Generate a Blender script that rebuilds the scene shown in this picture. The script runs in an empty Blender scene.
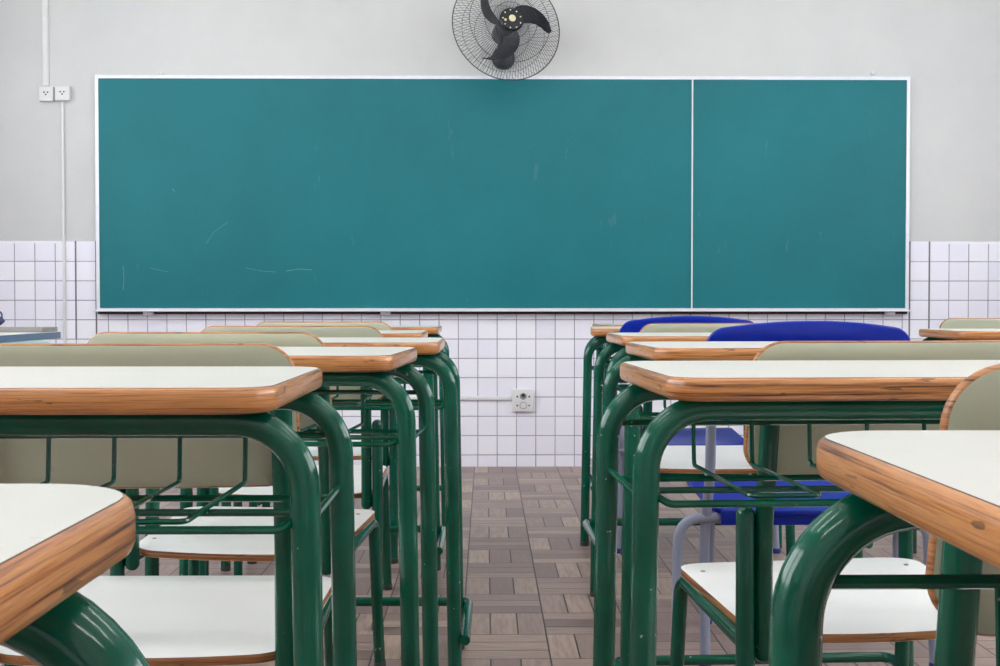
import bpy, bmesh, math, random
from math import pi, sin, cos, radians, sqrt
from mathutils import Vector, Matrix, Euler

random.seed(7)
scn = bpy.context.scene
col = scn.collection

# ------------------------------------------------------------------ camera
F_PX = 1206.0
H = 0.823
D = 6.153                       # distance to the board wall
PITCH = math.atan(27.3 / F_PX)
YAW = math.atan(14.0 / F_PX)
cam_d = bpy.data.cameras.new('camera')
cam = bpy.data.objects.new('camera', cam_d)
col.objects.link(cam)
cam_d.sensor_fit = 'HORIZONTAL'
cam_d.sensor_width = 36.0
cam_d.lens = F_PX / 1000.0 * 36.0
cam_d.clip_start = 0.02
cam_d.clip_end = 60
cam.location = (0, 0, H)
cam.rotation_euler = (pi / 2 - PITCH, 0, -YAW)
cam_d.dof.use_dof = True
cam_d.dof.focus_distance = 2.6
cam_d.dof.aperture_fstop = 70
scn.camera = cam
R_CAM = Euler((pi / 2 - PITCH, 0, -YAW)).to_matrix()


def at(px, py, y):
    """world point on the vertical plane at distance y seen at a pixel of the photograph"""
    v = R_CAM @ Vector(((px - 500) / F_PX, (333 - py) / F_PX, -1))
    t = y / v.y
    return Vector((v.x * t, y, H + v.z * t))


# ------------------------------------------------------------------ materials
def lin(c):
    out = []
    for v in c:
        v /= 255.0
        out.append(v / 12.92 if v <= 0.04045 else ((v + 0.055) / 1.055) ** 2.4)
    return (out[0], out[1], out[2], 1.0)


class NT:
    def __init__(self, name):
        self.m = bpy.data.materials.new(name)
        self.m.use_nodes = True
        self.t = self.m.node_tree
        self.b = self.t.nodes['Principled BSDF']

    def n(self, typ, **kw):
        nd = self.t.nodes.new(typ)
        for k, v in kw.items():
            setattr(nd, k, v)
        return nd

    def l(self, a, b):
        self.t.links.new(a, b)

    def math(self, op, a, b=None, c=None):
        nd = self.n('ShaderNodeMath', operation=op)
        for i, v in enumerate((a, b, c)):
            if v is None:
                continue
            if isinstance(v, (int, float)):
                nd.inputs[i].default_value = v
            else:
                self.l(v, nd.inputs[i])
        return nd.outputs[0]

    def mix(self, fac, a, b):
        nd = self.n('ShaderNodeMix', data_type='RGBA')
        for key, v in (('Factor', fac), ('A', a), ('B', b)):
            idx = {'Factor': 0, 'A': 6, 'B': 7}[key]
            if isinstance(v, (int, float, tuple)):
                nd.inputs[idx].default_value = v
            else:
                self.l(v, nd.inputs[idx])
        return nd.outputs[2]

    def noise(self, vec, scale, detail=3.0, rough=0.5):
        nd = self.n('ShaderNodeTexNoise')
        nd.inputs['Scale'].default_value = scale
        nd.inputs['Detail'].default_value = detail
        nd.inputs['Roughness'].default_value = rough
        if vec is not None:
            self.l(vec, nd.inputs['Vector'])
        return nd.outputs['Fac']

    def ramp(self, fac, stops):
        nd = self.n('ShaderNodeValToRGB')
        e = nd.color_ramp.elements
        while len(e) < len(stops):
            e.new(0.5)
        for i, (p, c) in enumerate(stops):
            e[i].position = p
            e[i].color = c
        self.l(fac, nd.inputs[0])
        return nd.outputs[0]

    def objvec(self, scale=(1, 1, 1), rand=True):
        tc = self.n('ShaderNodeTexCoord')
        mp = self.n('ShaderNodeMapping')
        mp.inputs['Scale'].default_value = scale
        if rand:
            oi = self.n('ShaderNodeObjectInfo')
            cm = self.n('ShaderNodeCombineXYZ')
            r = self.math('MULTIPLY', oi.outputs['Random'], 37.0)
            self.l(r, cm.inputs[0]); self.l(r, cm.inputs[1])
            ad = self.n('ShaderNodeVectorMath', operation='ADD')
            self.l(tc.outputs['Object'], ad.inputs[0]); self.l(cm.outputs[0], ad.inputs[1])
            self.l(ad.outputs[0], mp.inputs[0])
        else:
            self.l(tc.outputs['Object'], mp.inputs[0])
        return mp.outputs[0]

    def bump(self, h, strength=0.2, dist=0.002):
        nd = self.n('ShaderNodeBump')
        nd.inputs['Strength'].default_value = strength
        nd.inputs['Distance'].default_value = dist
        self.l(h, nd.inputs['Height'])
        self.l(nd.outputs[0], self.b.inputs['Normal'])

    def col(self, c):
        if isinstance(c, tuple):
            self.b.inputs['Base Color'].default_value = c
        else:
            self.l(c, self.b.inputs['Base Color'])

    def set(self, **kw):
        for k, v in kw.items():
            self.b.inputs[k.replace('_IOR_', '#').replace('_', ' ').replace('#', ' IOR ')].default_value = v
        return self


def plain(name, rgb, rough=0.5, var=0.06, scale=20, **kw):
    t = NT(name)
    f = t.noise(t.objvec(), scale, 3)
    c = lin(rgb)
    dk = tuple(v * (1 - var) for v in c[:3]) + (1,)
    lt = tuple(min(1, v * (1 + var)) for v in c[:3]) + (1,)
    t.col(t.ramp(f, [(0.3, dk), (0.7, lt)]))
    t.set(Roughness=rough, **kw)
    return t.m


M = {}


def mk_green():
    t = NT('green_enamel')
    v = t.objvec()
    n1 = t.noise(v, 14, 4)
    base = t.ramp(n1, [(0.3, lin((0, 72, 53))), (0.7, lin((0, 88, 67)))])
    # small chips of worn paint
    n2 = t.noise(v, 95, 2)
    n3 = t.noise(v, 7, 1)
    chip = t.math('MULTIPLY', t.math('GREATER_THAN', n2, 0.725), t.math('GREATER_THAN', n3, 0.56))
    t.col(t.mix(chip, base, lin((150, 170, 160))))
    t.set(Roughness=0.12, Specular_IOR_Level=0.45)
    t.b.inputs['Coat Weight'].default_value = 0.0
    t.b.inputs['Coat Roughness'].default_value = 0.08
    t.bump(t.noise(v, 60, 2), 0.06, 0.002)
    return t.m


def mk_edge(name, dark, mid, light, rough=0.3, coat=0.4):
    t = NT(name)
    tc = t.objvec((3.6, 3.6, 230))
    n1 = t.noise(tc, 1.0, 5, 0.65)
    n2 = t.noise(t.objvec((14, 14, 800)), 1.0, 3, 0.6)
    s = t.math('ADD', t.math('MULTIPLY', n1, 0.65), t.math('MULTIPLY', n2, 0.35))
    c = t.ramp(s, [(0.37, lin(dark)), (0.45, lin(mid)), (0.54, lin(light)), (0.64, lin(mid))])
    n3 = t.noise(t.objvec((24, 24, 130)), 1.0, 2)
    spot = t.math('GREATER_THAN', n3, 0.69)
    c = t.mix(t.math('MULTIPLY', spot, 0.65), c, lin((60, 36, 22)))
    t.col(c)
    t.set(Roughness=rough)
    t.b.inputs['Coat Weight'].default_value = coat
    t.b.inputs['Coat Roughness'].default_value = 0.15
    t.bump(n1, 0.25, 0.0015)
    return t.m


def mk_laminate(name, rgb, rough=0.38, var=0.03):
    t = NT(name)
    v = t.objvec()
    n = t.noise(v, 6, 4)
    c = lin(rgb)
    dk = tuple(x * (1 - var) for x in c[:3]) + (1,)
    base = t.ramp(n, [(0.3, dk), (0.6, c)])
    n2 = t.noise(t.objvec((14, 60, 14)), 1.0, 3, 0.6)
    scuff = t.math('GREATER_THAN', n2, 0.72)
    t.col(t.mix(t.math('MULTIPLY', scuff, 0.18), base, lin((140, 140, 135))))
    t.set(Roughness=rough)
    return t.m


def mk_wall():
    """paint above, small square tiles below"""
    t = NT('painted_and_tiled_wall')
    geo = t.n('ShaderNodeNewGeometry')
    sep = t.n('ShaderNodeSeparateXYZ')
    t.l(geo.outputs['Position'], sep.inputs[0])
    P = 0.0988
    # horizontal coordinate: x on the board wall, y on the side walls
    nsep = t.n('ShaderNodeSeparateXYZ')
    t.l(geo.outputs['Normal'], nsep.inputs[0])
    side = t.math('GREATER_THAN', t.math('ABSOLUTE', nsep.outputs[0]), 0.5)
    u0 = t.math('ADD', t.math('MULTIPLY', sep.outputs[0], t.math('SUBTRACT', 1.0, side)),
                t.math('MULTIPLY', sep.outputs[1], side))
    uc = t.math('DIVIDE', t.math('SUBTRACT', u0, 0.1556 - 40 * P), P)
    xl, xr = at(75.8, 280, D).x, at(909.6, 280, D).x
    ul = t.math('DIVIDE', t.math('SUBTRACT', u0, xl - 40 * 0.1030), 0.1030)
    ur = t.math('DIVIDE', t.math('SUBTRACT', u0, xr - 40 * 0.1010), 0.1010)
    isl = t.math('MULTIPLY', t.math('LESS_THAN', u0, xl + 0.1005), t.math('SUBTRACT', 1.0, side))
    isr = t.math('MULTIPLY', t.math('GREATER_THAN', u0, xr - 0.002), t.math('SUBTRACT', 1.0, side))
    isc = t.math('SUBTRACT', 1.0, t.math('ADD', isl, isr))
    u = t.math('ADD', t.math('MULTIPLY', uc, isc), t.math('ADD', t.math('MULTIPLY', ul, isl), t.math('MULTIPLY', ur, isr)))
    # the two replacement columns next to the board: whiter tiles with darker joints
    colm = None
    for e in (xl, xl + 0.1030, xr, xr + 0.1010):
        q = t.math('LESS_THAN', t.math('ABSOLUTE', t.math('SUBTRACT', u0, e)), 0.0042)
        colm = q if colm is None else t.math('MAXIMUM', colm, q)
    colm = t.math('MULTIPLY', colm, t.math('SUBTRACT', 1.0, side))
    w = t.math('DIVIDE', t.math('SUBTRACT', sep.outputs[2], 0.060 - 2 * P), P)
    fu, fw = t.math('FRACT', u), t.math('FRACT', w)
    du = t.math('MINIMUM', fu, t.math('SUBTRACT', 1.0, fu))
    dw = t.math('MINIMUM', fw, t.math('SUBTRACT', 1.0, fw))
    dm = t.math('MINIMUM', du, dw)
    grout = t.math('MULTIPLY', t.math('LESS_THAN', dm, 0.024), t.math('LESS_THAN', sep.outputs[2], 1.139))
    wn = t.n('ShaderNodeTexWhiteNoise', noise_dimensions='2D')
    cb = t.n('ShaderNodeCombineXYZ')
    t.l(t.math('FLOOR', u), cb.inputs[0]); t.l(t.math('FLOOR', w), cb.inputs[1])
    t.l(cb.outputs[0], wn.inputs['Vector'])
    tile = t.ramp(wn.outputs['Value'], [(0.0, lin((238, 237, 249))), (0.7, lin((243, 242, 252))), (1.0, lin((246, 246, 254)))])
    gn = t.noise(geo.outputs['Position'], 5, 3)
    gcol = t.ramp(gn, [(0.35, lin((138, 138, 146))), (0.65, lin((172, 172, 180)))])
    tiled = t.mix(grout, tile, gcol)
    tiled = t.mix(t.math('MULTIPLY', colm, t.math('GREATER_THAN', sep.outputs[2], 0.653)), tiled, lin((104, 100, 106)))
    pn = t.noise(geo.outputs['Position'], 2.2, 5, 0.6)
    paint = t.ramp(pn, [(0.3, lin((200, 202, 201))), (0.7, lin((209, 210, 209)))])
    top = t.math('LESS_THAN', sep.outputs[2], 1.152)
    c = t.mix(top, paint, tiled)
    t.col(c)
    rg = t.math('SUBTRACT', 0.6, t.math('MULTIPLY', t.math('MULTIPLY', top, t.math('SUBTRACT', 1.0, grout)), 0.38))
    t.l(rg, t.b.inputs['Roughness'])
    hgt = t.math('MULTIPLY', t.math('MINIMUM', t.math('MULTIPLY', dm, 16), 1.0), top)
    hgt = t.math('ADD', hgt, t.math('MULTIPLY', t.noise(geo.outputs['Position'], 60, 2), 0.15))
    t.bump(hgt, 0.35, 0.002)
    return t.m


def mk_floor():
    t = NT('basket_weave_parquet')
    geo = t.n('ShaderNodeNewGeometry')
    sep = t.n('ShaderNodeSeparateXYZ')
    t.l(geo.outputs['Position'], sep.inputs[0])
    B = 0.2095
    u = t.math('DIVIDE', t.math('SUBTRACT', sep.outputs[0], 0.1505 - 40 * B), B)
    v = t.math('DIVIDE', t.math('SUBTRACT', sep.outputs[1], 4.049 - 40 * B), B)
    iu, iv = t.math('FLOOR', u), t.math('FLOOR', v)
    fu, fv = t.math('FRACT', u), t.math('FRACT', v)
    par = t.math('MODULO', t.math('ADD', t.math('ADD', iu, iv), 100.0), 2.0)      # 0 / 1
    # col just left of x=.1505 : iu=39 ; row just nearer than 4.049 : iv=39 -> parity 0 -> strips run in depth
    inv = t.math('SUBTRACT', 1.0, par)
    across = t.math('ADD', t.math('MULTIPLY', fu, inv), t.math('MULTIPLY', fv, par))
    along = t.math('ADD', t.math('MULTIPLY', fv, inv), t.math('MULTIPLY', fu, par))
    s3 = t.math('MULTIPLY', across, 3.0)
    si, sf = t.math('FLOOR', s3), t.math('FRACT', s3)
    wn = t.n('ShaderNodeTexWhiteNoise', noise_dimensions='3D')
    cb = t.n('ShaderNodeCombineXYZ')
    t.l(iu, cb.inputs[0]); t.l(iv, cb.inputs[1]); t.l(si, cb.inputs[2])
    t.l(cb.outputs[0], wn.inputs['Vector'])
    base = t.ramp(wn.outputs['Value'], [(0.0, lin((118, 98, 94))), (0.25, lin((138, 117, 110))), (0.5, lin((152, 130, 121))),
                                        (0.75, lin((166, 143, 131))), (1.0, lin((186, 163, 146)))])
    # grain along the strip
    gv = t.n('ShaderNodeCombineXYZ')
    t.l(t.math('ADD', t.math('MULTIPLY', s3, 4.0), t.math('MULTIPLY', wn.outputs['Value'], 53.0)), gv.inputs[0])
    t.l(t.math('MULTIPLY', along, 1.3), gv.inputs[1])
    t.l(t.math('ADD', t.math('MULTIPLY', iu, 3.7), t.math('MULTIPLY', iv, 7.3)), gv.inputs[2])
    gr = t.noise(gv.outputs[0], 1.6, 4, 0.6)
    c = t.mix(t.ramp(gr, [(0.35, (0.5, 0.5, 0.5, 1)), (0.6, (0, 0, 0, 1))]), base, lin((108, 88, 82)))
    wear = t.noise(geo.outputs['Position'], 3.0, 4, 0.6)
    c = t.mix(t.math('MULTIPLY', wear, 0.3), c, lin((172, 152, 143)))
    d3 = t.math('MULTIPLY', t.math('MINIMUM', sf, t.math('SUBTRACT', 1.0, sf)), 1 / 3)
    dA = t.math('MINIMUM', along, t.math('SUBTRACT', 1.0, along))
    dm = t.math('MINIMUM', d3, dA)
    gap = t.math('LESS_THAN', dm, 0.0095)
    c = t.mix(gap, c, lin((48, 38, 36)))
    t.col(c)
    t.set(Roughness=0.42)
    t.bump(t.math('MINIMUM', t.math('MULTIPLY', dm, 30), 1.0), 0.3, 0.0015)
    return t.m


def mk_board():
    t = NT('green_chalkboard')
    v = t.objvec(rand=False)
    n = t.noise(v, 1.3, 5, 0.6)
    base = t.ramp(n, [(0.3, lin((8, 104, 112))), (0.7, lin((13, 114, 122)))])
    n2 = t.noise(t.objvec((5, 1, 1.2), rand=False), 2.0, 6, 0.7)
    t.col(t.mix(t.math('MULTIPLY', t.math('GREATER_THAN', n2, 0.66), 0.05), base, lin((190, 205, 200))))
    t.set(Roughness=0.5, Specular_IOR_Level=0.3)
    t.bump(t.noise(v, 160, 2), 0.05, 0.001)
    return t.m


def build_materials():
    M['green'] = mk_green()
    M['edge'] = mk_edge('varnished_wood_edge', (74, 38, 18), (162, 99, 50), (206, 142, 82))
    M['ply'] = mk_edge('plywood_edge', (72, 40, 20), (146, 90, 50), (186, 130, 82), 0.4, 0.1)
    M['white'] = mk_laminate('white_laminate', (209, 209, 202))
    M['seatwhite'] = mk_laminate('seat_laminate', (238, 240, 238), 0.32)
    M['beige'] = mk_laminate('beige_laminate', (188, 194, 170), 0.42)
    M['blue'] = plain('blue_plastic', (0, 36, 152), 0.32, 0.05, Specular_IOR_Level=0.35)
    M['teal'] = plain('grey_green_plastic', (138, 164, 164), 0.4, 0.05)
    M['greypaint'] = plain('grey_enamel', (150, 156, 178), 0.3, 0.05)
    M['bluecap'] = plain('blue_rubber', (30, 40, 120), 0.5)
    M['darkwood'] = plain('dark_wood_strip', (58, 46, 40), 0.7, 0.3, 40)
    M['kraft'] = plain('laminate_core', (96, 78, 66), 0.5)
    M['cap'] = plain('rubber_foot', (52, 60, 56), 0.6)
    M['bolt'] = plain('steel_bolt', (170, 172, 172), 0.3, 0.05, Metallic=0.9)
    M['alu'] = plain('aluminium', (220, 222, 228), 0.38, 0.04, Metallic=0.3)
    M['pvc'] = plain('white_plastic', (222, 222, 222), 0.4, 0.03)
    M['dark'] = plain('dark_hole', (30, 30, 30), 0.6)
    M['fanblack'] = plain('dark_grey_plastic', (44, 45, 54), 0.4)
    M['wire'] = plain('black_wire', (40, 42, 46), 0.4)
    M['hub'] = plain('black_hub', (18, 20, 30), 0.35)
    M['cream'] = plain('cream_print', (225, 215, 175), 0.5)
    M['yellow'] = plain('yellow_print', (215, 205, 120), 0.5)
    M['chalk'] = plain('chalk', (120, 165, 160), 0.9, 0.1)
    M['steelblue'] = plain('steel_blue_enamel', (84, 112, 140), 0.4)
    M['greyboard'] = plain('grey_board', (140, 138, 136), 0.6)
    M['bag'] = plain('dark_blue_fabric', (62, 68, 104), 0.8, 0.15, 60)
    M['ceil'] = plain('ceiling_paint', (238, 238, 236), 0.8, 0.02, 3)
    g = NT('window_glass')
    out = g.t.nodes['Material Output']
    tr, gl = g.n('ShaderNodeBsdfTransparent'), g.n('ShaderNodeBsdfGlossy')
    tr.inputs[0].default_value = (0.95, 0.96, 0.96, 1)
    gl.inputs['Roughness'].default_value = 0.02
    fz = g.n('ShaderNodeLayerWeight'); mx = g.n('ShaderNodeMixShader')
    g.l(g.math('ADD', g.math('MULTIPLY', g.math('POWER', fz.outputs[1], 4.0), 0.5), 0.03), mx.inputs[0]); g.l(tr.outputs[0], mx.inputs[1]); g.l(gl.outputs[0], mx.inputs[2])
    g.l(mx.outputs[0], out.inputs['Surface'])
    M['glass'] = g.m
    M['wall'] = mk_wall()
    M['floor'] = mk_floor()
    M['board'] = mk_board()
    e = NT('fluorescent_tube')
    e.b.inputs['Emission Color'].default_value = (1.0, 0.985, 0.97, 1)
    e.b.inputs['Emission Strength'].default_value = 32.0
    e.col((0.9, 0.9, 0.9, 1))
    M['tube'] = e.m


build_materials()


# ------------------------------------------------------------------ mesh helpers
def obj(name, verts, faces, mat, parent=None, smooth=True, angle=40):
    me = bpy.data.meshes.new(name)
    me.from_pydata([tuple(v) for v in verts], [], faces)
    bm = bmesh.new(); bm.from_mesh(me)
    bmesh.ops.recalc_face_normals(bm, faces=bm.faces[:])
    if smooth:
        for f in bm.faces:
            f.smooth = True
        a = radians(angle)
        for e in bm.edges:
            if len(e.link_faces) == 2 and e.calc_face_angle(0) > a:
                e.smooth = False
    bm.to_mesh(me); bm.free()
    me.materials.append(mat)
    o = bpy.data.objects.new(name, me)
    col.objects.link(o)
    if parent is not None:
        o.parent = parent
    return o


def second_material(o, mat, test):
    o.data.materials.append(mat)
    for p in o.data.polygons:
        if test(p):
            p.material_index = 1


class MB:
    """collects shapes of ONE part"""
    def __init__(self):
        self.v, self.f = [], []

    def add(self, vf):
        v, f = vf
        b = len(self.v)
        self.v += [Vector(x) for x in v]
        self.f += [tuple(i + b for i in q) for q in f]
        return self

    def build(self, name, mat, parent=None, **k):
        return obj(name, self.v, self.f, mat, parent, **k)


def fillet(pts, r, n=7):
    """round the corners of a polyline; r: one radius or one per inner corner"""
    pts = [Vector(p) for p in pts]
    out = [pts[0]]
    for i in range(1, len(pts) - 1):
        rr = r[i - 1] if isinstance(r, (list, tuple)) else r
        a, b, c = pts[i - 1], pts[i], pts[i + 1]
        d1, d2 = (a - b).normalized(), (c - b).normalized()
        ang = d1.angle(d2)
        if rr <= 0 or ang > pi - 0.02:
            out.append(b); continue
        tl = min(rr / math.tan(ang / 2), (a - b).length * 0.98, (c - b).length * 0.98)
        rad = tl * math.tan(ang / 2)
        cen = b + (d1 + d2).normalized() * (rad / sin(ang / 2))
        s, e = b + d1 * tl - cen, b + d2 * tl - cen
        tot = s.angle(e)
        ax = s.cross(e).normalized()
        for k in range(n + 1):
            out.append(cen + Matrix.Rotation(tot * k / n, 3, ax) @ s)
    out.append(pts[-1])
    return out


def tube(pts, r, seg=14, dome=(False, False), ry=None):
    """tube along a polyline; dome: rounded ends; ry: second radius"""
    pts = [Vector(p) for p in pts]
    clean = [pts[0]]
    for p in pts[1:]:
        if (p - clean[-1]).length > 1e-6:
            clean.append(p)
    pts = clean
    n = len(pts)
    tan = []
    for i in range(n):
        a = pts[max(i - 1, 0)]; b = pts[min(i + 1, n - 1)]
        tan.append((b - a).normalized())
    ref = Vector((0, 0, 1)) if abs(tan[0].z) < 0.9 else Vector((0, 1, 0))
    nx = tan[0].cross(ref).normalized()
    rings = []

    def ring(c, t, nx_, k):
        b = t.cross(nx_).normalized()
        return [c + (nx_ * cos(2 * pi * j / seg) * r + b * sin(2 * pi * j / seg) * (ry or r)) * k for j in range(seg)]
    frames = []
    for i in range(n):
        if i:
            q = tan[i - 1].rotation_difference(tan[i])
            nx = (q @ nx).normalized()
            nx = (nx - tan[i] * nx.dot(tan[i])).normalized()
        frames.append(nx.copy())
    if dome[0]:
        for a in (80, 60, 40, 20):
            rings.append(ring(pts[0] - tan[0] * r * sin(radians(a)), tan[0], frames[0], cos(radians(a))))
    for i in range(n):
        rings.append(ring(pts[i], tan[i], frames[i], 1))
    if dome[1]:
        for a in (20, 40, 60, 80):
            rings.append(ring(pts[-1] + tan[-1] * r * sin(radians(a)), tan[-1], frames[-1], cos(radians(a))))
    v, f = [], []
    for rg in rings:
        v += rg
    for i in range(len(rings) - 1):
        for j in range(seg):
            k = (j + 1) % seg
            f.append((i * seg + j, i * seg + k, (i + 1) * seg + k, (i + 1) * seg + j))
    f.append(tuple(range(seg)))
    f.append(tuple((len(rings) - 1) * seg + j for j in range(seg)))
    return v, f


def box(c, s, bev=0.0):
    bm = bmesh.new()
    bmesh.ops.create_cube(bm, size=1)
    for v in bm.verts:
        v.co = Vector((v.co.x * s[0] + c[0], v.co.y * s[1] + c[1], v.co.z * s[2] + c[2]))
    if bev > 0:
        bmesh.ops.bevel(bm, geom=bm.edges[:], offset=bev, segments=2, affect='EDGES', profile=0.6)
    bm.verts.ensure_lookup_table()
    v = [x.co.copy() for x in bm.verts]
    f = [tuple(q.index for q in fc.verts) for fc in bm.faces]
    bm.free()
    return v, f


def lathe(prof, seg=32, axis='z', c=(0, 0, 0)):
    """prof: (radius, height) list"""
    v, f = [], []
    for r, h in prof:
        for j in range(seg):
            a = 2 * pi * j / seg
            p = (r * cos(a), r * sin(a), h) if axis == 'z' else (r * cos(a), h, r * sin(a))
            v.append(Vector(p) + Vector(c))
    n = len(prof)
    for i in range(n - 1):
        for j in range(seg):
            k = (j + 1) % seg
            f.append((i * seg + j, i * seg + k, (i + 1) * seg + k, (i + 1) * seg + j))
    f.append(tuple(range(seg)))
    f.append(tuple((n - 1) * seg + j for j in range(seg)))
    return v, f


def outline(w, d, r, n=7):
    """rounded rectangle; r = (rear-left, rear-right, front-right, front-left); rear = +y"""
    if not isinstance(r, (tuple, list)):
        r = (r,) * 4
    pts = []
    cs = [(-w / 2 + r[0], d / 2 - r[0], 180, 90, r[0]), (w / 2 - r[1], d / 2 - r[1], 90, 0, r[1]),
          (w / 2 - r[2], -d / 2 + r[2], 0, -90, r[2]), (-w / 2 + r[3], -d / 2 + r[3], -90, -180, r[3])]
    for cx, cy, a0, a1, rr in cs:
        for k in range(n + 1):
            a = radians(a0 + (a1 - a0) * k / n)
            pts.append((cx + rr * cos(a), cy + rr * sin(a)))
    return pts


def offset_in(pts, o):
    n = len(pts)
    out = []
    for i in range(n):
        p0, p1, p2 = Vector(pts[i - 1]), Vector(pts[i]), Vector(pts[(i + 1) % n])
        t = (p2 - p0)
        if t.length < 1e-9:
            t = p1 - p0
        t.normalize()
        out.append((p1.x + t.y * o, p1.y - t.x * o))
    return out


def slab(loops):
    """loops: list of (pts2d, z) from top to bottom, capped at both ends"""
    v, f = [], []
    n = len(loops[0][0])
    for pts, z in loops:
        v += [Vector((p[0], p[1], z)) for p in pts]
    for i in range(len(loops) - 1):
        for j in range(n):
            k = (j + 1) % n
            f.append((i * n + j, i * n + k, (i + 1) * n + k, (i + 1) * n + j))
    f.append(tuple(range(n)))
    f.append(tuple((len(loops) - 1) * n + j for j in range(n)))
    return v, f


def thing(name, label, cat, loc=(0, 0, 0), rz=0.0, group=None):
    o = bpy.data.objects.new(name, None)
    o.empty_display_size = 0.1
    col.objects.link(o)
    o.location = loc
    o.rotation_euler = (0, 0, rz)
    o['label'] = label
    o['category'] = cat
    o['kind'] = 'thing'
    if group:
        o['group'] = group
    return o


def tag(o, label, cat, group=None):
    o['label'] = label
    o['category'] = cat
    if group:
        o['group'] = group
    return o


def structure(o):
    o['kind'] = 'structure'
    return o


def copy_tree(o, parent=None):
    c = o.copy()
    col.objects.link(c)
    if parent is not None:
        c.parent = parent
        c.matrix_parent_inverse = o.matrix_parent_inverse.copy()
    for ch in list(o.children):
        copy_tree(ch, c)
    return c


# ------------------------------------------------------------------ room shell
XL, XR, YB, ZC = -3.0, 3.4, -2.4, 3.3


def wallbox(name, lo, hi, mat):
    c = [(a + b) / 2 for a, b in zip(lo, hi)]
    s = [b - a for a, b in zip(lo, hi)]
    return structure(obj(name, *box(c, s), mat, smooth=False))


TH = 0.12
wallbox('floor', (XL - TH, YB - TH, -0.1), (XR + TH, D + TH, 0.0), M['floor'])
wallbox('ceiling', (XL - TH, YB - TH, ZC), (XR + TH, D + TH, ZC + 0.1), M['ceil'])
wallbox('wall_front', (XL, D, 0), (XR, D + TH, ZC), M['wall'])
def side_wall(name, x0, x1, wins):
    """wall along y with window openings: wins = (y0, y1, z0, z1)"""
    m = MB()
    ys = YB
    for y0, y1, z0, z1 in wins:
        m.add(box(((x0 + x1) / 2, (ys + y0) / 2, ZC / 2), (x1 - x0, y0 - ys, ZC)))
        m.add(box(((x0 + x1) / 2, (y0 + y1) / 2, z0 / 2), (x1 - x0, y1 - y0, z0)))
        m.add(box(((x0 + x1) / 2, (y0 + y1) / 2, (z1 + ZC) / 2), (x1 - x0, y1 - y0, ZC - z1)))
        ys = y1
    m.add(box(((x0 + x1) / 2, (ys + D) / 2, ZC / 2), (x1 - x0, D - ys, ZC)))
    structure(m.build(name, M['wall'], smooth=False))


n_win = 0


def window(x, y0, y1, z0, z1, nx):
    """metal framed window with glass; nx: panes along the wall"""
    global n_win
    n_win += 1
    fr = MB()
    t = 0.035
    yc, zc = (y0 + y1) / 2, (z0 + z1) / 2
    for z in (z0 + t / 2, z1 - t / 2):
        fr.add(box((0, 0, z - zc), (0.05, y1 - y0, t)))
    for i in range(nx + 1):
        y = y0 + t / 2 + (y1 - y0 - t) * i / nx
        fr.add(box((0, y - yc, 0), (0.045, t, z1 - z0 - 2 * t)))
    o = structure(fr.build(f'window_{n_win}', M['greypaint'], smooth=False))
    o.location = (x, yc, zc)
    obj('pane', *box((0, 0, 0), (0.005, y1 - y0 - 2 * t, z1 - z0 - 2 * t)), M['glass'], o, smooth=False)
    ld = bpy.data.lights.new('window_portal', 'AREA')
    ld.shape = 'RECTANGLE'
    ld.size = z1 - z0
    ld.size_y = y1 - y0
    ld.cycles.is_portal = True
    lo = bpy.data.objects.new('window_portal', ld)
    col.objects.link(lo)
    sgn = 1 if x < 0 else -1
    lo.location = (x - sgn * 0.04, yc, zc)
    lo.rotation_euler = (0, -sgn * pi / 2, 0)


WL = [(0.2, 1.6, 1.2, 2.7), (1.9, 3.3, 1.2, 2.7), (3.6, 5.05, 1.2, 2.7)]  # unseen windows on both sides, added to brighten the front wall and tiles
WR = [(0.2, 1.6, 1.3, 2.6), (1.9, 3.3, 1.3, 2.6), (3.6, 5.0, 1.3, 2.6)]
side_wall('wall_left', XL - TH, XL, WL)
side_wall('wall_right', XR, XR + TH, WR)
for q in WL:
    window(XL - TH / 2, *q, 3)
for q in WR:
    window(XR + TH / 2, *q, 3)
wallbox('wall_back', (XL, YB - TH, 0), (XR, YB, ZC), M['wall'])


# ------------------------------------------------------------------ school desk (front = camera side = -y, origin under the front edge centre)
DT, DW, DH = 0.405, 0.605, 0.7455
TR = 0.0150
YF, YR = 0.050, DT - 0.062        # arches


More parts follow.
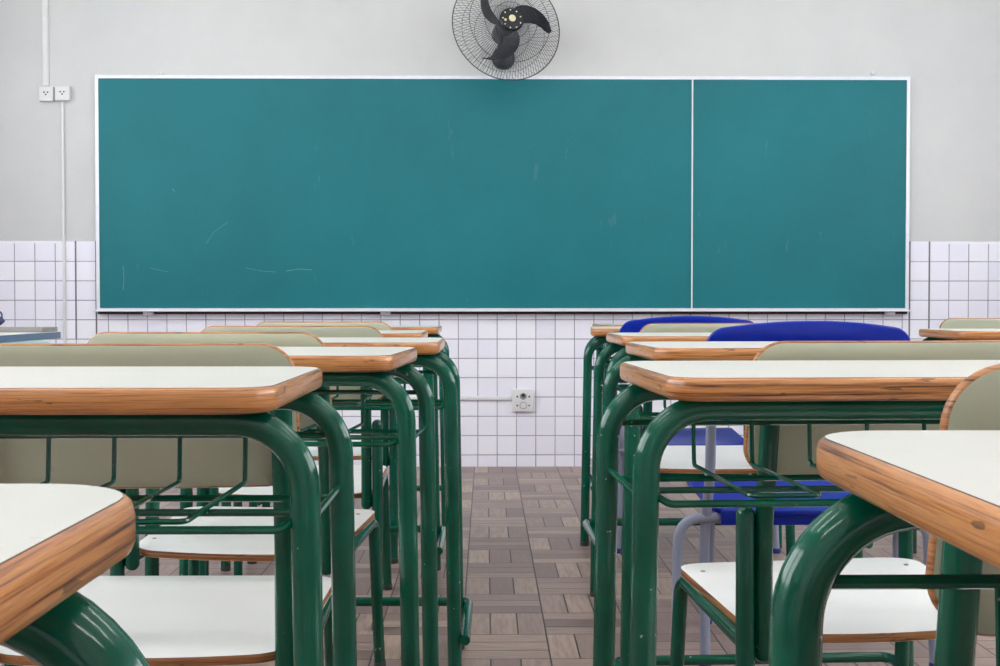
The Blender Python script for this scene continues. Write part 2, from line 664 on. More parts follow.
def make_desk(hs, dx=0.0, inside=False):
    root = thing('school_desk', 'desk', 'desk')
    # top
    out = [(x + dx, y + DT / 2) for x, y in outline(DW, DT, (0.05, 0.05, 0.045, 0.045))]
    th = 0.0255
    prof = [(0.0036, 0), (0.0012, -0.0022), (0.0, -0.0065), (0.0, -0.0175), (0.002, -0.022), (0.006, -0.0246), (0.010, -th)]
    lam = slab([(offset_in(out, 0.0066), DH + 0.0004), (offset_in(out, 0.0048), DH), (offset_in(out, 0.0046), DH - 0.003)])
    top = obj('tabletop', *lam, M['white'], root)
    second_material(top, M['kraft'], lambda p: p.normal.z < 0.95)
    core = slab([(offset_in(out, o), DH - 0.0006 + z) for o, z in prof])
    obj('edge_band', *core, M['edge'], top, angle=60)
    # two inverted U frames
    zc = DH - th - TR + 0.0050
    for y in (YF, YR):
        pts = fillet([(-0.327, y, 0.006), (-0.316, y, zc), (0.316, y, zc), (0.327, y, 0.006)], 0.071, 12)
        fr = obj('leg_frame', *tube(pts, TR, 18), M['green'], root)
        for s in (-1, 1):
            obj('foot_cap', *lathe([(0.0150, 0.0), (0.0155, 0.004), (0.0150, 0.018), (0.0138, 0.019)], 16, c=(s * 0.3268, y, 0)), M['cap'], fr)
    # book rack
    zr, zb = 0.6645, 0.611
    rack = obj('book_rack', *tube([(-0.309, YR, zr), (0.309, YR, zr)], 0.0043, 8), M['green'], root)
    for i in range(3):
        xa = -0.2 + 0.16 * i
        xb = xa + 0.08
        w = fillet([(xa, YR, zr), (xa, YR - 0.004, zb - 0.004), (xa, 0.046, zb), (xb, 0.046, zb), (xb, YR - 0.004, zb - 0.004), (xb, YR, zr)],
                   [0.008, 0.010, 0.010, 0.008], 4)
        obj('rack_wire', *tube(w, 0.0030, 8), M['green'], rack)
    for y in (0.140, 0.235):
        obj('rack_bar', *tube([(-0.315, y, zb - 0.0072), (0.315, y, zb - 0.0072)], 0.0040, 8), M['green'], rack)
    b = fillet([(-0.308, YF + 0.004, zb + 0.002), (-0.293, 0.040, zb - 0.0072), (0.293, 0.040, zb - 0.0072), (0.308, YF + 0.004, zb + 0.002)], 0.012, 5)
    obj('rack_bar', *tube(b, 0.0044, 8), M['green'], rack)
    for s in (-1, 1):
        obj('rack_side_rod', *tube([(s * 0.317, YF, zb - 0.0072), (s * 0.317, YR, zb - 0.0072)], 0.0042, 8), M['green'], rack)
    # foot bar bent round behind the rear legs
    xo = 0.3265 - TR - 0.012 if inside else 0.3265 + TR + 0.0105
    fb = fillet([(-xo + 0.003, YF - 0.02, hs), (-xo, YR + TR + 0.012, hs), (xo, YR + TR + 0.012, hs), (xo - 0.003, YF - 0.02, hs)], 0.024, 6)
    obj('foot_bar', *tube(fb, 0.0112, 12), M['green'], root)
    return root


# ------------------------------------------------------------------ wooden chair (origin on the floor between the rear legs, sitter looks to +y)
def panel_mesh(w_top, w_bot, z0, z1, r_top, r_bot, ybow, lean, thick, crown=0.0, n=9, ny=8):
    """curved board: returns face-mesh (front, back) and edge-mesh"""
    h = z1 - z0
    # outline in (x, t) t=0..h
    pts = []

    def hw(t):
        return (w_bot + (w_top - w_bot) * t / h) / 2
    for cx, ct, a0, r in ((1, 1, 0, r_top), (-1, 1, 90, r_top), (-1, 0, 180, r_bot), (1, 0, 270, r_bot)):
        tc = h - r if ct else r
        xc = cx * (hw(tc) - r)
        for k in range(n + 1):
            a = radians(a0 + 90 * k / n)
            pts.append((xc + r * cos(a), tc + r * sin(a)))
    # fill: scale loops toward a centre line
    cx0, ct0 = 0.0, h / 2
    loops = []
    steps = [1.0, 0.985, 0.86, 0.7, 0.5, 0.3, 0.12]
    m = len(pts)

    def pos(x, t, side):
        wm = max(w_top, w_bot) / 2
        y = ybow * ((x / wm) ** 2) - lean * (t / h) + side
        return Vector((x, y, z0 + t))
    # densify the outline on the long edges
    dense = []
    for i in range(m):
        a, b = Vector(pts[i]), Vector(pts[(i + 1) % m])
        k = max(1, int((b - a).length / 0.025))
        for j in range(k):
            q = a + (b - a) * j / k
            dense.append((q.x, q.y))
    wm_ = hw(h / 2)
    if crown:
        dense = [(x, t + crown * (t / h) * (1 - (x / wm_) ** 2)) for x, t in dense]
    rim = dense
    pts = offset_in(dense, -0.0032)
    m = len(pts)
    fv, ff = [], []
    for side in (0.0, thick):
        base = len(fv)
        for s in steps:
            for x, t in pts:
                fv.append(pos(cx0 + (x - cx0) * s, ct0 + (t - ct0) * s, side + (0.0006 if side else -0.0006) * (s < 0.999)))
        for i in range(len(steps) - 1):
            for j in range(m):
                k = (j + 1) % m
                ff.append((base + i * m + j, base + i * m + k, base + (i + 1) * m + k, base + (i + 1) * m + j))
        c = len(fv)
        fv.append(pos(cx0, ct0, side + (0.0006 if side else -0.0006)))
        e = base + (len(steps) - 1) * m
        for j in range(m):
            ff.append((e + j, e + (j + 1) % m, c))
    ev, ef = [], []
    prof = [(0.0, 0.0034), (thick * 0.06, 0.0018), (thick * 0.25, 0.0005), (thick * 0.5, 0.0), (thick * 0.75, 0.0005), (thick * 0.94, 0.0018), (thick, 0.0034)]
    for sd, off in prof:
        for x, t in offset_in(rim, -off):
            ev.append(pos(x, t, sd))
    for i in range(len(prof) - 1):
        for j in range(m):
            k = (j + 1) % m
            ef.append((i * m + j, i * m + k, (i + 1) * m + k, (i + 1) * m + j))
    return (fv, ff), (ev, ef)


def seat_mesh(w_rear, w_front, y0, y1, z_rear, z_front, thick, r, bow, dish, fall):
    """moulded plywood seat: (laminate), (edge)"""
    d = y1 - y0
    pts = []
    n = 8

    def hw(t):
        return (w_rear + (w_front - w_rear) * t / d) / 2
    for cx, ct, a0 in ((1, 1, 0), (-1, 1, 90), (-1, 0, 180), (1, 0, 270)):
        tc = d - r if ct else r
        xc = cx * (hw(tc) - r)
        for k in range(n + 1):
            a = radians(a0 + 90 * k / n)
            pts.append((xc + r * cos(a), tc + r * sin(a)))
    dense = []
    m = len(pts)
    for i in range(m):
        a, b = Vector(pts[i]), Vector(pts[(i + 1) % m])
        k = max(1, int((b - a).length / 0.025))
        for j in range(k):
            q = a + (b - a) * j / k
            dense.append((q.x, q.y))
    pts = dense
    m = len(pts)
    wm = w_front / 2
    pts = [(x, t - bow * (1 - (x / wm) ** 2) * (1 - t / d)) for x, t in pts]

    def pos(x, t, dz):
        u = t / d
        z = z_rear + (z_front - z_rear) * u - dish * (1 - (x / wm) ** 2) * sin(pi * min(max(u, 0), 1)) ** 0.8
        z -= fall * max(0.0, (u - 0.82) / 0.18) ** 2
        return Vector((x, y0 + t, z + dz))
    steps = [1.0, 0.98, 0.88, 0.74, 0.58, 0.4, 0.2]
    c0 = d / 2
    fv, ff = [], []
    for side in (0.0, -thick):
        base = len(fv)
        for s in steps:
            for x, t in pts:
                fv.append(pos(x * s, c0 + (t - c0) * s, side + (0.0006 if not side else -0.0004) * (s < 0.999)))
        for i in range(len(steps) - 1):
            for j in range(m):
                k = (j + 1) % m
                ff.append((base + i * m + j, base + i * m + k, base + (i + 1) * m + k, base + (i + 1) * m + j))
        c = len(fv)
        fv.append(pos(0, c0, side))
        e = base + (len(steps) - 1) * m
        for j in range(m):
            ff.append((e + j, e + (j + 1) % m, c))
    ev, ef = [], []
    prof = [(0.0, 0.995), (-thick * 0.2, 1.0), (-thick * 0.8, 1.0), (-thick, 0.995)]
    for sd, sc in prof:
        for x, t in pts:
            ev.append(pos(x * sc, c0 + (t - c0) * sc, sd))
    for i in range(len(prof) - 1):
        for j in range(m):
            k = (j + 1) % m
            ef.append((i * m + j, i * m + k, (i + 1) * m + k, (i + 1) * m + j))
    return (fv, ff), (ev, ef), pos


CR = 0.0138


def make_chair():
    root = thing('classroom_chair', 'chair', 'chair')
    (fv, ff), (ev, ef), pos = seat_mesh(0.410, 0.443, 0.012, 0.385, 0.342, 0.370, 0.0135, 0.055, 0.026, 0.006, 0.006)
    seat = obj('seat', fv, ff, M['seatwhite'], root)
    obj('edge_band', ev, ef, M['ply'], seat, angle=60)
    for x in (-0.186, 0.186):
        for t in (0.075, 0.305):
            p = pos(x, t, 0.0)
            obj('bolt', *lathe([(0.0045, -0.001), (0.0045, 0.0010), (0.003, 0.0022)], 12, c=p), M['bolt'], seat)
    # backrest: its back surface (camera side) touches the uprights
    lean = 0.030
    (fv, ff), (ev, ef) = panel_mesh(0.432, 0.444, 0.573, 0.7725, 0.045, 0.045, 0.026, lean, 0.0115)
    ysh = -0.0185
    fv = [Vector((v.x, v.y + ysh, v.z)) for v in fv]
    ev = [Vector((v.x, v.y + ysh, v.z)) for v in ev]
    back = obj('backrest', fv, ff, M['beige'], root)
    obj('edge_band', ev, ef, M['ply'], back, angle=60)
    for s in (-1, 1):
        # uprights: capped at both ends, leaning back behind the board
        up = fillet([(s * 0.1957, 0.0, 0.314), (s * 0.1957, 0.0, 0.50), (s * 0.1957, -0.034, 0.715)], 0.25, 8)
        u = obj('upright', *tube(up, CR, 16, (True, True)), M['green'], root)
        # rear leg, capped above the seat
        rl = [(s * 0.226, -0.035, 0.012), (s * 0.224, -0.002, 0.33), (s * 0.2235, 0.0, 0.518)]
        leg = obj('leg', *tube(fillet(rl, 0.3, 6), CR, 16, (False, True)), M['green'], root)
        obj('foot_cap', *lathe([(0.0148, 0.0), (0.0152, 0.004), (0.0148, 0.016), (0.0136, 0.017)], 14, c=(s * 0.226, -0.0355, 0)), M['cap'], leg)
        # front leg bent into the seat rail
        fl = fillet([(s * 0.216, 0.400, 0.012), (s * 0.209, 0.368, 0.3425), (s * 0.2105, 0.012, 0.3175)], 0.035, 8)
        leg = obj('leg', *tube(fl, CR * 0.92, 16), M['green'], root)
        obj('foot_cap', *lathe([(0.0138, 0.0), (0.0142, 0.004), (0.0138, 0.016), (0.0126, 0.017)], 14, c=(s * 0.2163, 0.4005, 0)), M['cap'], leg)
    obj('seat_rail', *tube([(-0.20, 0.085, 0.3230), (0.20, 0.085, 0.3230)], 0.0075, 12), M['green'], root)
    obj('seat_rail', *tube([(-0.20, 0.32, 0.3375), (0.20, 0.32, 0.3375)], 0.0075, 12), M['green'], root)
    return root


def make_plastic_chair(pmat, name='plastic_chair', drop=0.0):
    """plastic shells on a frame of round grey tubes"""
    root = thing(name, 'chair', 'chair')
    zs = 0.362 - drop * 0.3
    (fv, ff), (ev, ef), pos = seat_mesh(0.415, 0.43, 0.0, 0.40, zs, zs + 0.024, 0.010, 0.06, 0.010, 0.008, 0.010)
    # rolled rim
    m = MB().add((fv, ff)).add((ev, ef))
    seat = m.build('seat', pmat, root)
    rim = MB()
    rim.add(box((0, 0.003, zs - 0.0165), (0.385, 0.012, 0.034), 0.004))
    r = rim.build('seat_lip', pmat, seat)
    for x in (-0.09, 0.12):
        obj('rivet', *lathe([(0.0045, 0.0), (0.0045, 0.002), (0.002, 0.003)], 12, 'y', (x, -0.0050, zs - 0.018)), M['bolt'], seat)
    (fv, ff), (ev, ef) = panel_mesh(0.462, 0.470, 0.600 - drop, 0.768 - drop, 0.038, 0.040, 0.034, 0.030, 0.012, 0.022)
    fv = [Vector((v.x, v.y - 0.022, v.z)) for v in fv]; ev = [Vector((v.x, v.y - 0.022, v.z)) for v in ev]
    MB().add((fv, ff)).add((ev, ef)).build('backrest', pmat, root)
    def feet(lg, x, y):
        for s in (-1, 1):
            obj('foot_cap', *lathe([(0.0134, 0.0), (0.0140, 0.003), (0.0140, 0.014), (0.0126, 0.016)], 14, c=(s * x, y, 0)), M['bluecap'], lg)
    zl = zs - 0.0225
    loop = fillet([(-0.294, 0.0, 0.010), (-0.284, 0.030, zl), (0.284, 0.030, zl), (0.294, 0.0, 0.010)], 0.05, 9)
    lg = obj('leg_frame', *tube(loop, 0.0120, 16), M['greypaint'], root)
    feet(lg, 0.2943, -0.001)
    loop = fillet([(-0.150, 0.400, 0.010), (-0.146, 0.365, zs - 0.004), (0.146, 0.365, zs - 0.004), (0.150, 0.400, 0.010)], 0.05, 9)
    lg = obj('leg_frame', *tube(loop, 0.0120, 16), M['greypaint'], root)
    feet(lg, 0.1502, 0.401)
    for s in (-1, 1):
        up = fillet([(s * 0.226, 0.006, 0.010), (s * 0.222, 0.050, 0.30), (s * 0.219, -0.006, 0.44), (s * 0.219, -0.0275, 0.70 - drop)], [0.25, 0.25], 7)
        lg = obj('upright', *tube(up, 0.0118, 16, (False, True)), M['greypaint'], root)
        obj('foot_cap', *lathe([(0.0134, 0.0), (0.0140, 0.003), (0.0140, 0.014), (0.0126, 0.016)], 14, c=(s * 0.2262, 0.0055, 0)), M['bluecap'], lg)
        obj('side_rail', *tube([(s * 0.16, 0.03, zs - 0.020), (s * 0.16, 0.36, zs - 0.004)], 0.008, 12), M['greypaint'], root)
    return root


# ------------------------------------------------------------------ place the desks
G_DESK = 'green framed school desks in rows'
G_CHAIR = 'beige backed wooden chairs at the desks'
desk_specs = [
    # cx, y front, rotation, foot bar height, top offset, label
    (-0.4520, 0.125, 0.0, 0.12, 0.0080, 'nearest desk of the left column, only its rounded rear corner in view at lower left'),
    (0.495, 0.343, 0.0, 0.12, 0.0015, 'nearest desk of the right column, its rounded white corner at lower right'),
    (-0.495, 1.136, 0.0, 0.12, -0.010, 'second desk of the left column, long chipped brown front edge with wire book rack'),
    (0.497, 1.298, 0.045, 0.12, 0.004, 'second desk of the right column, widest full front edge, in front of the blue chairs'),
    (-0.446, 1.88, -0.06, 0.11, -0.004, 'third desk of the left column, slightly turned, its corner jutting into the aisle'),
    (0.592, 2.205, 0.045, 0.062, 0.022, 'third desk of the right column, directly before the larger blue chair back'),
    (-0.394, 2.535, 0.0, 0.107, -0.007, 'fourth desk of the left column, its legs furthest into the aisle, foot bar end showing'),
    (0.643, 3.062, 0.02, 0.205, 0.007, 'fourth desk of the right column, just behind the larger blue chair'),
    (-0.483, 3.40, 0.0, 0.123, 0.0, 'fifth desk of the left column, short brown edge between two beige chair backs'),
    (0.660, 4.045, -0.085, 0.200, -0.005, 'fifth desk of the right column, partly hidden by the further blue chair back'),
    (-0.474, 4.33, 0.0, 0.11, 0.0, 'last desk of the left column, closest to the chalkboard wall'),
    (0.808, 4.86, 0.0, 0.150, -0.046, 'last desk of the right column, closest to the chalkboard wall'),
    (1.745, 3.64, 0.0, 0.11, 0.0, 'lone desk of the far right column, brown edge below a beige chair back'),
]
for k, (cx, y, rz, hs, dx, lab) in enumerate(desk_specs):
    o = make_desk(hs, dx, k in (5, 9))
    o.location = (cx, y, 0)
    o.rotation_euler = (0, 0, rz)
    o['label'] = lab
    o['group'] = G_DESK

chair_specs = [
    # x, y, rotation, back width factor, back offset, label
    (0.534, 0.872, 0.0, 0.955, 0.0, 'wooden chair with beige back standing out into view behind the nearest right desk'),
    (0.600, 1.778, 0.13, 1.0, -0.004, 'beige backed chair behind the second right desk, white seat and green leg pair below'),
    (-0.487, 1.662, 0.0, 1.0, -0.004, 'beige backed chair behind the second left desk, largest white seat at lower left'),
    (-0.504, 2.355, -0.12, 1.12, -0.040, 'beige backed chair behind the third left desk, second white seat from the front'),
    (-0.502, 3.085, 0.0, 1.10, 0.005, 'beige backed chair behind the fourth left desk'),
    (-0.522, 3.880, 0.0, 1.04, 0.0, 'furthest beige backed chair of the left column, before the last desk'),
    (0.674, 3.560, 0.0, 1.04, 0.0, 'beige backed chair between the two blue chairs of the right column'),
    (2.090, 4.950, 0.0, 1.04, 0.0, 'lone beige chair back beyond the far right desk, against the tiled wall'),
]
chair0 = make_chair()
for i, (x, y, rz, wk, bx, lab) in enumerate(chair_specs):
    o = chair0 if i == 0 else copy_tree(chair0)
    o.location = (x, y, 0)
    o.rotation_euler = (0, 0, rz)
    o.scale.x = 1.07 if i == 2 else 1.0
    for ch in o.children:
        if ch.name.startswith('backrest'):
            ch.scale = (wk, 1, 1.013 if i == 0 else 1)
            ch.location.x = bx
    o['label'] = lab
    o['group'] = G_CHAIR

blue0 = make_plastic_chair(M['blue'])
blue0.location = (0.722, 2.700, 0)
blue0['label'] = 'nearer blue plastic chair on grey tubes, larger blue back, behind third right desk'
blue0['group'] = 'blue plastic chairs'
b1 = copy_tree(blue0)
b1.location = (0.672, 3.990, 0)
b1['label'] = 'further blue plastic chair, smaller arched blue back below the chalkboard edge'
gch = make_plastic_chair(M['teal'], 'plastic_chair', 0.068)
gch.location = (-1.665, 4.02, 0)
gch.rotation_euler = (0, 0, pi)
gch['label'] = 'pale grey-green plastic chair behind the steel blue edged table at far left'


# ------------------------------------------------------------------ side table at far left
def make_side_table():
    w, d, h = 1.20, 0.60, 0.7445
    root = thing('side_table', 'steel blue edged table with white top at the far left', 'table', (-1.296 - w / 2, 3.10, 0), 0.0)
    out = [(x, y + d / 2) for x, y in outline(w, d, 0.012)]
    t = obj('tabletop', *slab([(offset_in(out, 0.003), h), (offset_in(out, 0.002), h - 0.001), (offset_in(out, 0.002), h - 0.004)]), M['white'], root)
    obj('edge_band', *slab([(offset_in(out, 0.001), h - 0.0012), (out, h - 0.002), (out, h - 0.020), (offset_in(out, 0.002), h - 0.021)]), M['steelblue'], t)
    for sx in (-1, 1):
        for y in (0.06, d - 0.10):
            obj('leg', *box((sx * (w / 2 - 0.17), y, (h - 0.021) / 2), (0.035, 0.035, h - 0.021), 0.004), M['greypaint'], root)
    for y in (0.06,):
        obj('apron', *box((0, y, h - 0.046), (w - 0.38, 0.02, 0.048), 0.003), M['steelblue'], root)
    return root


make_side_table()
gb = obj('document_box', *box((0, 0, 0.007), (0.75, 0.13, 0.014), 0.002), M['greyboard'])
gb.location = (-1.305 - 0.375, 3.625, 0.7450)
tag(gb, 'flat grey box lying on the white topped table at far left', 'box')
bag = thing('pencil_case', 'small dark blue fabric pencil case on the flat grey box', 'pencil case', (-1.535, 3.62, 0.7595))
bb = []
prof = [(0.0, 0.0), (0.026, 0.001), (0.031, 0.012), (0.027, 0.026), (0.014, 0.034), (0.0, 0.036)]
v, f = [], []
N = 14
L = 0.19
for i in range(N + 1):
    u = i / N
    x = (u - 0.5) * L
    k = (1 - abs(2 * u - 1) ** 5) ** 0.5 if 0 < u < 1 else 0.25
    for j in range(12):
        a = 2 * pi * j / 12
        v.append(Vector((x, 0.030 * k * cos(a), 0.018 + 0.018 * k * sin(a) * (1 + 0.1 * sin(9 * u)))))
for i in range(N):
    for j in range(12):
        k2 = (j + 1) % 12
        f.append((i * 12 + j, i * 12 + k2, (i + 1) * 12 + k2, (i + 1) * 12 + j))
f.append(tuple(range(12))); f.append(tuple(N * 12 + j for j in range(12)))
obj('pouch', v, f, M['bag'], bag)
obj('zip', *box((0, 0, 0.0362), (0.15, 0.006, 0.003), 0.001), M['alu'], bag)
hp = fillet([(0.06, 0, 0.028), (0.07, 0, 0.048), (0.088, 0, 0.044), (0.09, 0, 0.02)], 0.01, 5)
obj('loop_handle', *tube(hp, 0.0028, 8), M['bag'], bag)


# ------------------------------------------------------------------ chalkboard
def make_board():
    x0 = (at(97.0, 200, D).x)
    x1 = (at(908.0, 200, D).x)
    z1 = at(500, 76.5, D).z
    z0 = at(500, 311.5, D).z
    root = thing('chalkboard', 'long green chalkboard with aluminium frame on the front wall', 'chalkboard', ((x0 + x1) / 2, D, (z0 + z1) / 2))
    W, Hh = x1 - x0, z1 - z0
    t = 0.020
    xs = at(691.5, 200, D).x - (x0 + x1) / 2
    yb = -0.012
    fw = 0.017
    pl = obj('writing_panel', *box(((-W / 2 + fw + xs) / 2, yb, 0), (xs + W / 2 - fw, 0.012, Hh - 2 * fw)), M['board'], root, smooth=False)
    pr = obj('writing_panel', *box(((W / 2 - fw + xs) / 2, yb, 0), (W / 2 - fw - xs, 0.012, Hh - 2 * fw)), M['board'], root, smooth=False)
    obj('joint_strip', *box((xs, yb - 0.0075, 0), (0.0075, 0.003, Hh - 2 * fw), 0.001), M['pvc'], root)
    def rail(a, b, nrm):
        # mitred frame length between outer corners a, b; nrm points into the board
        a, b, nrm = Vector(a), Vector(b), Vector(nrm)
        dr = (b - a).normalized()
        v = []
        for y in (-0.002, -0.022):
            v += [a + Vector((0, y, 0)), b + Vector((0, y, 0)), b + nrm * fw - dr * fw + Vector((0, y, 0)), a + nrm * fw + dr * fw + Vector((0, y, 0))]
        f = [(0, 1, 2, 3), (4, 5, 6, 7)] + [(i, (i + 1) % 4, 4 + (i + 1) % 4, 4 + i) for i in range(4)]
        obj('frame_rail', v, f, M['alu'], root, smooth=False)
    c = [(-W / 2, 0, Hh / 2), (W / 2, 0, Hh / 2), (W / 2, 0, -Hh / 2), (-W / 2, 0, -Hh / 2)]
    rail(c[0], c[1], (0, 0, -1)); rail(c[1], c[2], (-1, 0, 0)); rail(c[2], c[3], (0, 0, 1)); rail(c[3], c[0], (1, 0, 0))
    obj('chalk_ledge', *box((0, -0.045, -Hh / 2 + 0.004), (W, 0.05, 0.008), 0.002), M['alu'], root)
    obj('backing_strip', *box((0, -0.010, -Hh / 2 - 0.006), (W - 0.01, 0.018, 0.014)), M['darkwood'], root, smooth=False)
    # screw eyes above the frame
    for px in (161.5, 872.5):
        p = at(px, 73.5, D)
        obj('fixing_screw', *lathe([(0.010, 0.0), (0.010, -0.006), (0.004, -0.010)], 16, 'y', (p.x - root.location.x, -0.001, p.z - root.location.z)), M['alu'], root)
    # small metal brackets under the ledge
    for px in (150, 386, 888):
        p = at(px, 316, D)
        obj('ledge_bracket', *box((p.x - root.location.x, -0.022, -Hh / 2 - 0.010), (0.05, 0.036, 0.018), 0.003), M['alu'], root)
    # faint chalk marks left on the surface
    def mark(pts, r):
        pp = []
        for px, py in pts:
            q = at(px, py, D - 0.0186)
            pp.append((q.x - root.location.x, -0.0186, q.z - root.location.z))
        obj('chalk_mark', *tube(fillet(pp, 0.02, 3), r, 6), M['chalk'], root)
    mark([(172, 190), (175, 186), (174, 192)], 0.0010)
    mark([(286, 271), (300, 269), (312, 270)], 0.0012)
    mark([(123, 266), (124, 280), (123, 290)], 0.0009)
    mark([(246, 268), (262, 271), (276, 272)], 0.0008)
    mark([(206, 244), (214, 232), (228, 222)], 0.0007)
    mark([(150, 268), (168, 272)], 0.0006)


make_board()


# ------------------------------------------------------------------ electrical fittings on the front wall
def plate(name, label, px0, px1, py0, py1, holes, thick, group=None):
    a, b = at(px0, py0, D), at(px1, py1, D)
    cx, cz = (a.x + b.x) / 2, (a.z + b.z) / 2
    w, h = abs(b.x - a.x), abs(a.z - b.z)
    root = thing(name, label, 'socket', (cx, D, cz), 0, group)
    obj('cover_plate', *box((0, -thick / 2, 0), (w, thick, h), 0.004), M['pvc'], root)
    for hx, hz, r in holes:
        obj('hole', *lathe([(r, -0.0005), (r, 0.0006)], 14, 'y', (hx * w, -thick - 0.0004, hz * h)), M['dark'], root)
    return root, w, h, thick


three = [(-0.13, 0.10, 0.0042), (0.13, 0.10, 0.0042), (0.0, -0.06, 0.0042)]
plate('wall_socket', 'left one of two white wall sockets beside the chalkboard', 41.0, 55.0, 87.5, 101.8, three, 0.030, 'white wall sockets by the chalkboard')
plate('wall_socket', 'right one of two white wall sockets, with a cable duct running down', 56.8, 71.4, 87.0, 101.3, three, 0.030, 'white wall sockets by the chalkboard')
r, w, h, th = plate('wall_outlet', 'white outlet plate with two round ports, low on the tiled wall', 512.2, 534.0, 389.0, 411.3,
                    [(-0.27, 0.17, 0.0045), (0.27, 0.17, 0.0045), (-0.27, -0.22, 0.0045), (0.27, -0.22, 0.004)], 0.022)
obj('round_port', *lathe([(0.017, 0.0), (0.017, -0.002), (0.013, -0.003)], 24, 'y', (0.0, -th, 0.19 * h)), M['greyboard'], r)
obj('port_hole', *lathe([(0.009, 0.0), (0.009, -0.002)], 16, 'y', (0.0, -th - 0.003, 0.23 * h)), M['dark'], r)
obj('round_port', *lathe([(0.018, 0.0), (0.018, -0.0025), (0.017, -0.0030)], 24, 'y', (0.0, -th, -0.22 * h)), M['greyboard'], r)
obj('port_cap', *lathe([(0.0155, 0.0), (0.0155, -0.004), (0.0145, -0.005)], 24, 'y', (0.0, -th, -0.22 * h)), M['pvc'], r)


def duct(label, px0, px1, py0, py1, thick, z_to=None):
    a, b = at(px0, py0, D), at(px1, py1, D)
    zt, zb = max(a.z, b.z), min(a.z, b.z)
    if z_to == 'floor':
        zb = 0.0
    if z_to == 'ceiling':
        zt = ZC
    cx, cz = (a.x + b.x) / 2, (zt + zb) / 2
    root = thing('mounted_cable_duct', label, 'cable duct', (cx, D, cz), 0, 'white plastic cable ducts')
    w, hgt = abs(b.x - a.x), zt - zb
    obj('duct_base', *box((0, -thick * 0.3, 0), (w, thick * 0.6, hgt)), M['pvc'], root, smooth=False)
    obj('duct_cover', *box((0, -thick * 0.8, 0), (max(w - 0.006, w * 0.8), thick * 0.4, max(hgt - 0.006, hgt * 0.8)), 0.002), M['pvc'], root)


duct('vertical white cable duct from ceiling down to the left socket', 42.5, 49.5, 0, 86.4, 0.012, 'ceiling')
duct('vertical white cable duct below the right socket, crossing the tiles', 61.8, 66.5, 100.8, 340, 0.014, 'floor')
duct('horizontal white cable duct leading to the low outlet plate', 330, 511.8, 396.4, 400.2, 0.014)


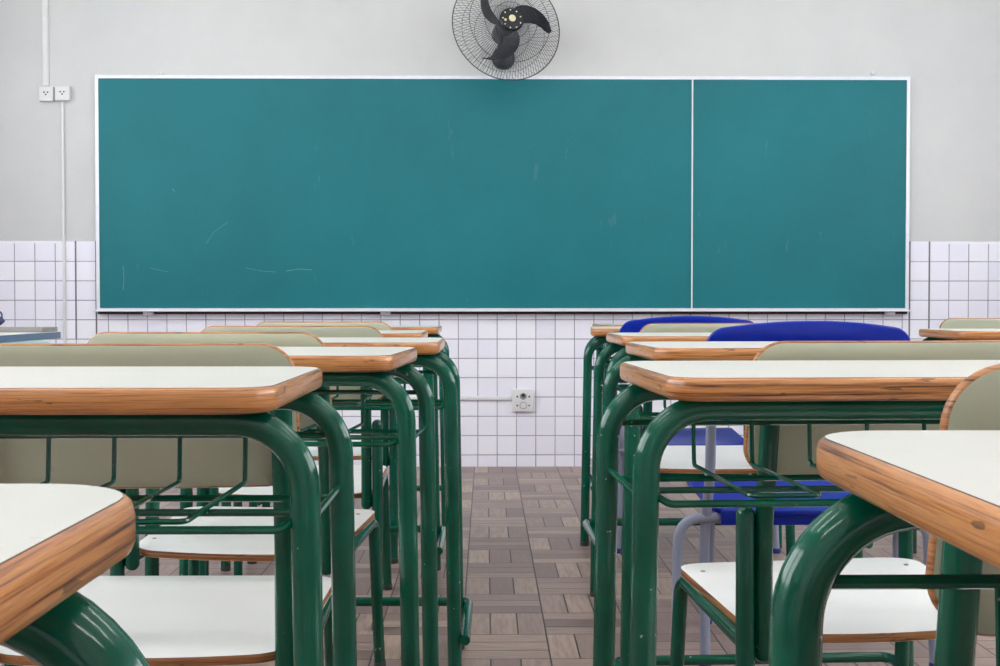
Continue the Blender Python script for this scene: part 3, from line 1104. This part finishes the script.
# ------------------------------------------------------------------ wall fan
def make_fan():
    yc = D - 0.27
    c = at(506.5, 26.5, yc)
    R = 0.270
    yawf, tilt = radians(15), radians(-9)
    root = thing('wall_fan', 'black wall fan with wire guard above the chalkboard', 'fan', (c.x, D, c.z))
    rot = Matrix.Rotation(yawf, 3, 'Z') @ Matrix.Rotation(tilt, 3, 'X')
    base = Vector((0, yc - D, 0))

    def T(vf):
        v, f = vf
        return [rot @ Vector(x) + base for x in v], f
    # guard: front dome to -y, rear dome to +y
    def guard(name, depth, r_in, nw, rings, wr):
        m = MB()
        for k in range(nw):
            a = 2 * pi * k / nw
            pts = []
            for i in range(7):
                u = i / 6
                rr = r_in + (R - r_in) * u
                y = depth * (1 - u ** 3)
                pts.append((rr * cos(a), y, rr * sin(a)))
            m.add(T(tube(pts, wr, 5)))
        for rr in rings:
            u = (rr - r_in) / (R - r_in)
            y = depth * (1 - u ** 3) if rr < R else 0
            pts = [(rr * cos(2 * pi * j / 64), y, rr * sin(2 * pi * j / 64)) for j in range(65)]
            m.add(T(tube(pts, wr * (2.4 if rr >= R else 1.3), 6)))
        return m.build(name, M['wire'], root)
    guard('front_guard', -0.085, 0.052, 112, (0.09, 0.13, 0.20, R), 0.0011)
    guard('rear_guard', 0.085, 0.060, 60, (0.14, 0.21), 0.0008)
    # hub
    hub = obj('hub_cap', *T(lathe([(0.058, -0.082), (0.058, -0.090), (0.052, -0.097), (0.0, -0.0975)], 36, 'y')), M['hub'], root)
    for k in range(9):
        a = 2 * pi * k / 9 + 0.3
        obj('printed_dot', *T(lathe([(0.0035, -0.0962), (0.0035, -0.0980)], 10, 'y', (0.045 * cos(a), 0, 0.045 * sin(a)))), M['cream'], hub)
    obj('printed_disc', *T(lathe([(0.017, -0.0968), (0.017, -0.0982)], 20, 'y', (0.002, 0, 0.004))), M['cream'], hub)
    obj('printed_dot', *T(lathe([(0.0065, -0.0968), (0.0065, -0.0982)], 10, 'y', (-0.033, 0, -0.006))), M['yellow'], hub)
    obj('spinner', *T(lathe([(0.042, -0.055), (0.046, -0.03), (0.046, 0.02), (0.03, 0.022)], 32, 'y')), M['fanblack'], root)
    # sickle blades
    for a0 in (49, 163, 287):
        v, f = [], []
        n, mth = 14, 5
        for side in (0.0, 0.003):
            for i in range(n + 1):
                u = i / n
                rr = 0.040 + 0.180 * u
                sweep = radians(a0) - 0.95 * u ** 1.6
                half = (0.020 + 0.026 * sin(pi * min(u * 1.02, 1)) ** 0.8 * (1 - 0.35 * u)) * (1.0 if u < 0.8 else max(0.04, sqrt(max(0.0, 1 - ((u - 0.8) / 0.2) ** 2))))
                for j in range(mth + 1):
                    q = (j / mth - 0.5) * 2
                    # chord direction: tangential
                    ang = sweep + q * half / rr
                    y = -0.015 - 0.030 * q * (1 - 0.4 * u) + side
                    v.append((rr * cos(ang), y, rr * sin(ang)))
        w = mth + 1
        tot = (n + 1) * w
        for s in (0, tot):
            for i in range(n):
                for j in range(mth):
                    f.append((s + i * w + j, s + i * w + j + 1, s + (i + 1) * w + j + 1, s + (i + 1) * w + j))
        ring = [i * w for i in range(n + 1)] + [n * w + j for j in range(1, mth + 1)] + [i * w + mth for i in range(n - 1, -1, -1)] + [j for j in range(mth - 1, 0, -1)]
        for i in range(len(ring)):
            a, b = ring[i], ring[(i + 1) % len(ring)]
            f.append((a, b, b + tot, a + tot))
        obj('blade', *T((v, f)), M['fanblack'], root)
    # motor, arm and wall plate
    obj('motor_housing', *T(lathe([(0.03, 0.024), (0.046, 0.034), (0.048, 0.070), (0.044, 0.12), (0.025, 0.140), (0.0, 0.142)], 32, 'y')), M['fanblack'], root)
    arm = fillet([rot @ Vector((0, 0.11, -0.055)) + base, (-0.005, -0.13, -0.085), (-0.010, -0.02, -0.090)], 0.05, 7)
    obj('mount_arm', *tube(arm, 0.020, 14), M['fanblack'], root)
    obj('wall_plate', *lathe([(0.056, 0.0), (0.060, -0.010), (0.056, -0.030), (0.040, -0.045), (0.0, -0.048)], 28, 'y', (-0.012, 0, -0.100)), M['fanblack'], root)


make_fan()


# ------------------------------------------------------------------ ceiling lights
G_L = 'twin tube fluorescent lights on the ceiling'
k = 0
for y, row in ((-1.3, 'rear'), (0.9, 'middle'), (3.1, 'front')):
    for x, side in ((-1.8, 'left'), (0.2, 'centre'), (1.95, 'right')):
        root = thing('ceiling_light', f'white twin tube fluorescent ceiling light over the {side} of the {row} rows', 'ceiling light', (x, y, ZC), 0, G_L)
        obj('housing', *box((0, 0, -0.024), (1.26, 0.20, 0.048), 0.006), M['pvc'], root)
        for s in (-1, 1):
            obj('lamp_tube', *tube([(-0.60, s * 0.055, -0.075), (0.60, s * 0.055, -0.075)], 0.013, 10), M['tube'], root)
        for sx in (-1, 1):
            obj('lamp_holder', *box((sx * 0.612, 0, -0.066), (0.022, 0.16, 0.040), 0.004), M['pvc'], root)

# ------------------------------------------------------------------ world and view
w = bpy.data.worlds.new('world')
scn.world = w
w.use_nodes = True
w.node_tree.nodes['Background'].inputs[0].default_value = (0.955, 0.965, 1.0, 1)
w.node_tree.nodes['Background'].inputs[1].default_value = 8.5
scn.view_settings.view_transform = 'Standard'
scn.view_settings.look = 'None'
scn.view_settings.gamma = 1.0
scn.view_settings.use_curve_mapping = False
scn.view_settings.exposure = 0.0
scn.cycles.use_denoising = True
scn.cycles.max_bounces = 8
scn.cycles.diffuse_bounces = 5
scn.cycles.caustics_reflective = False
scn.cycles.caustics_refractive = False
scn.cycles.sample_clamp_indirect = 6.0
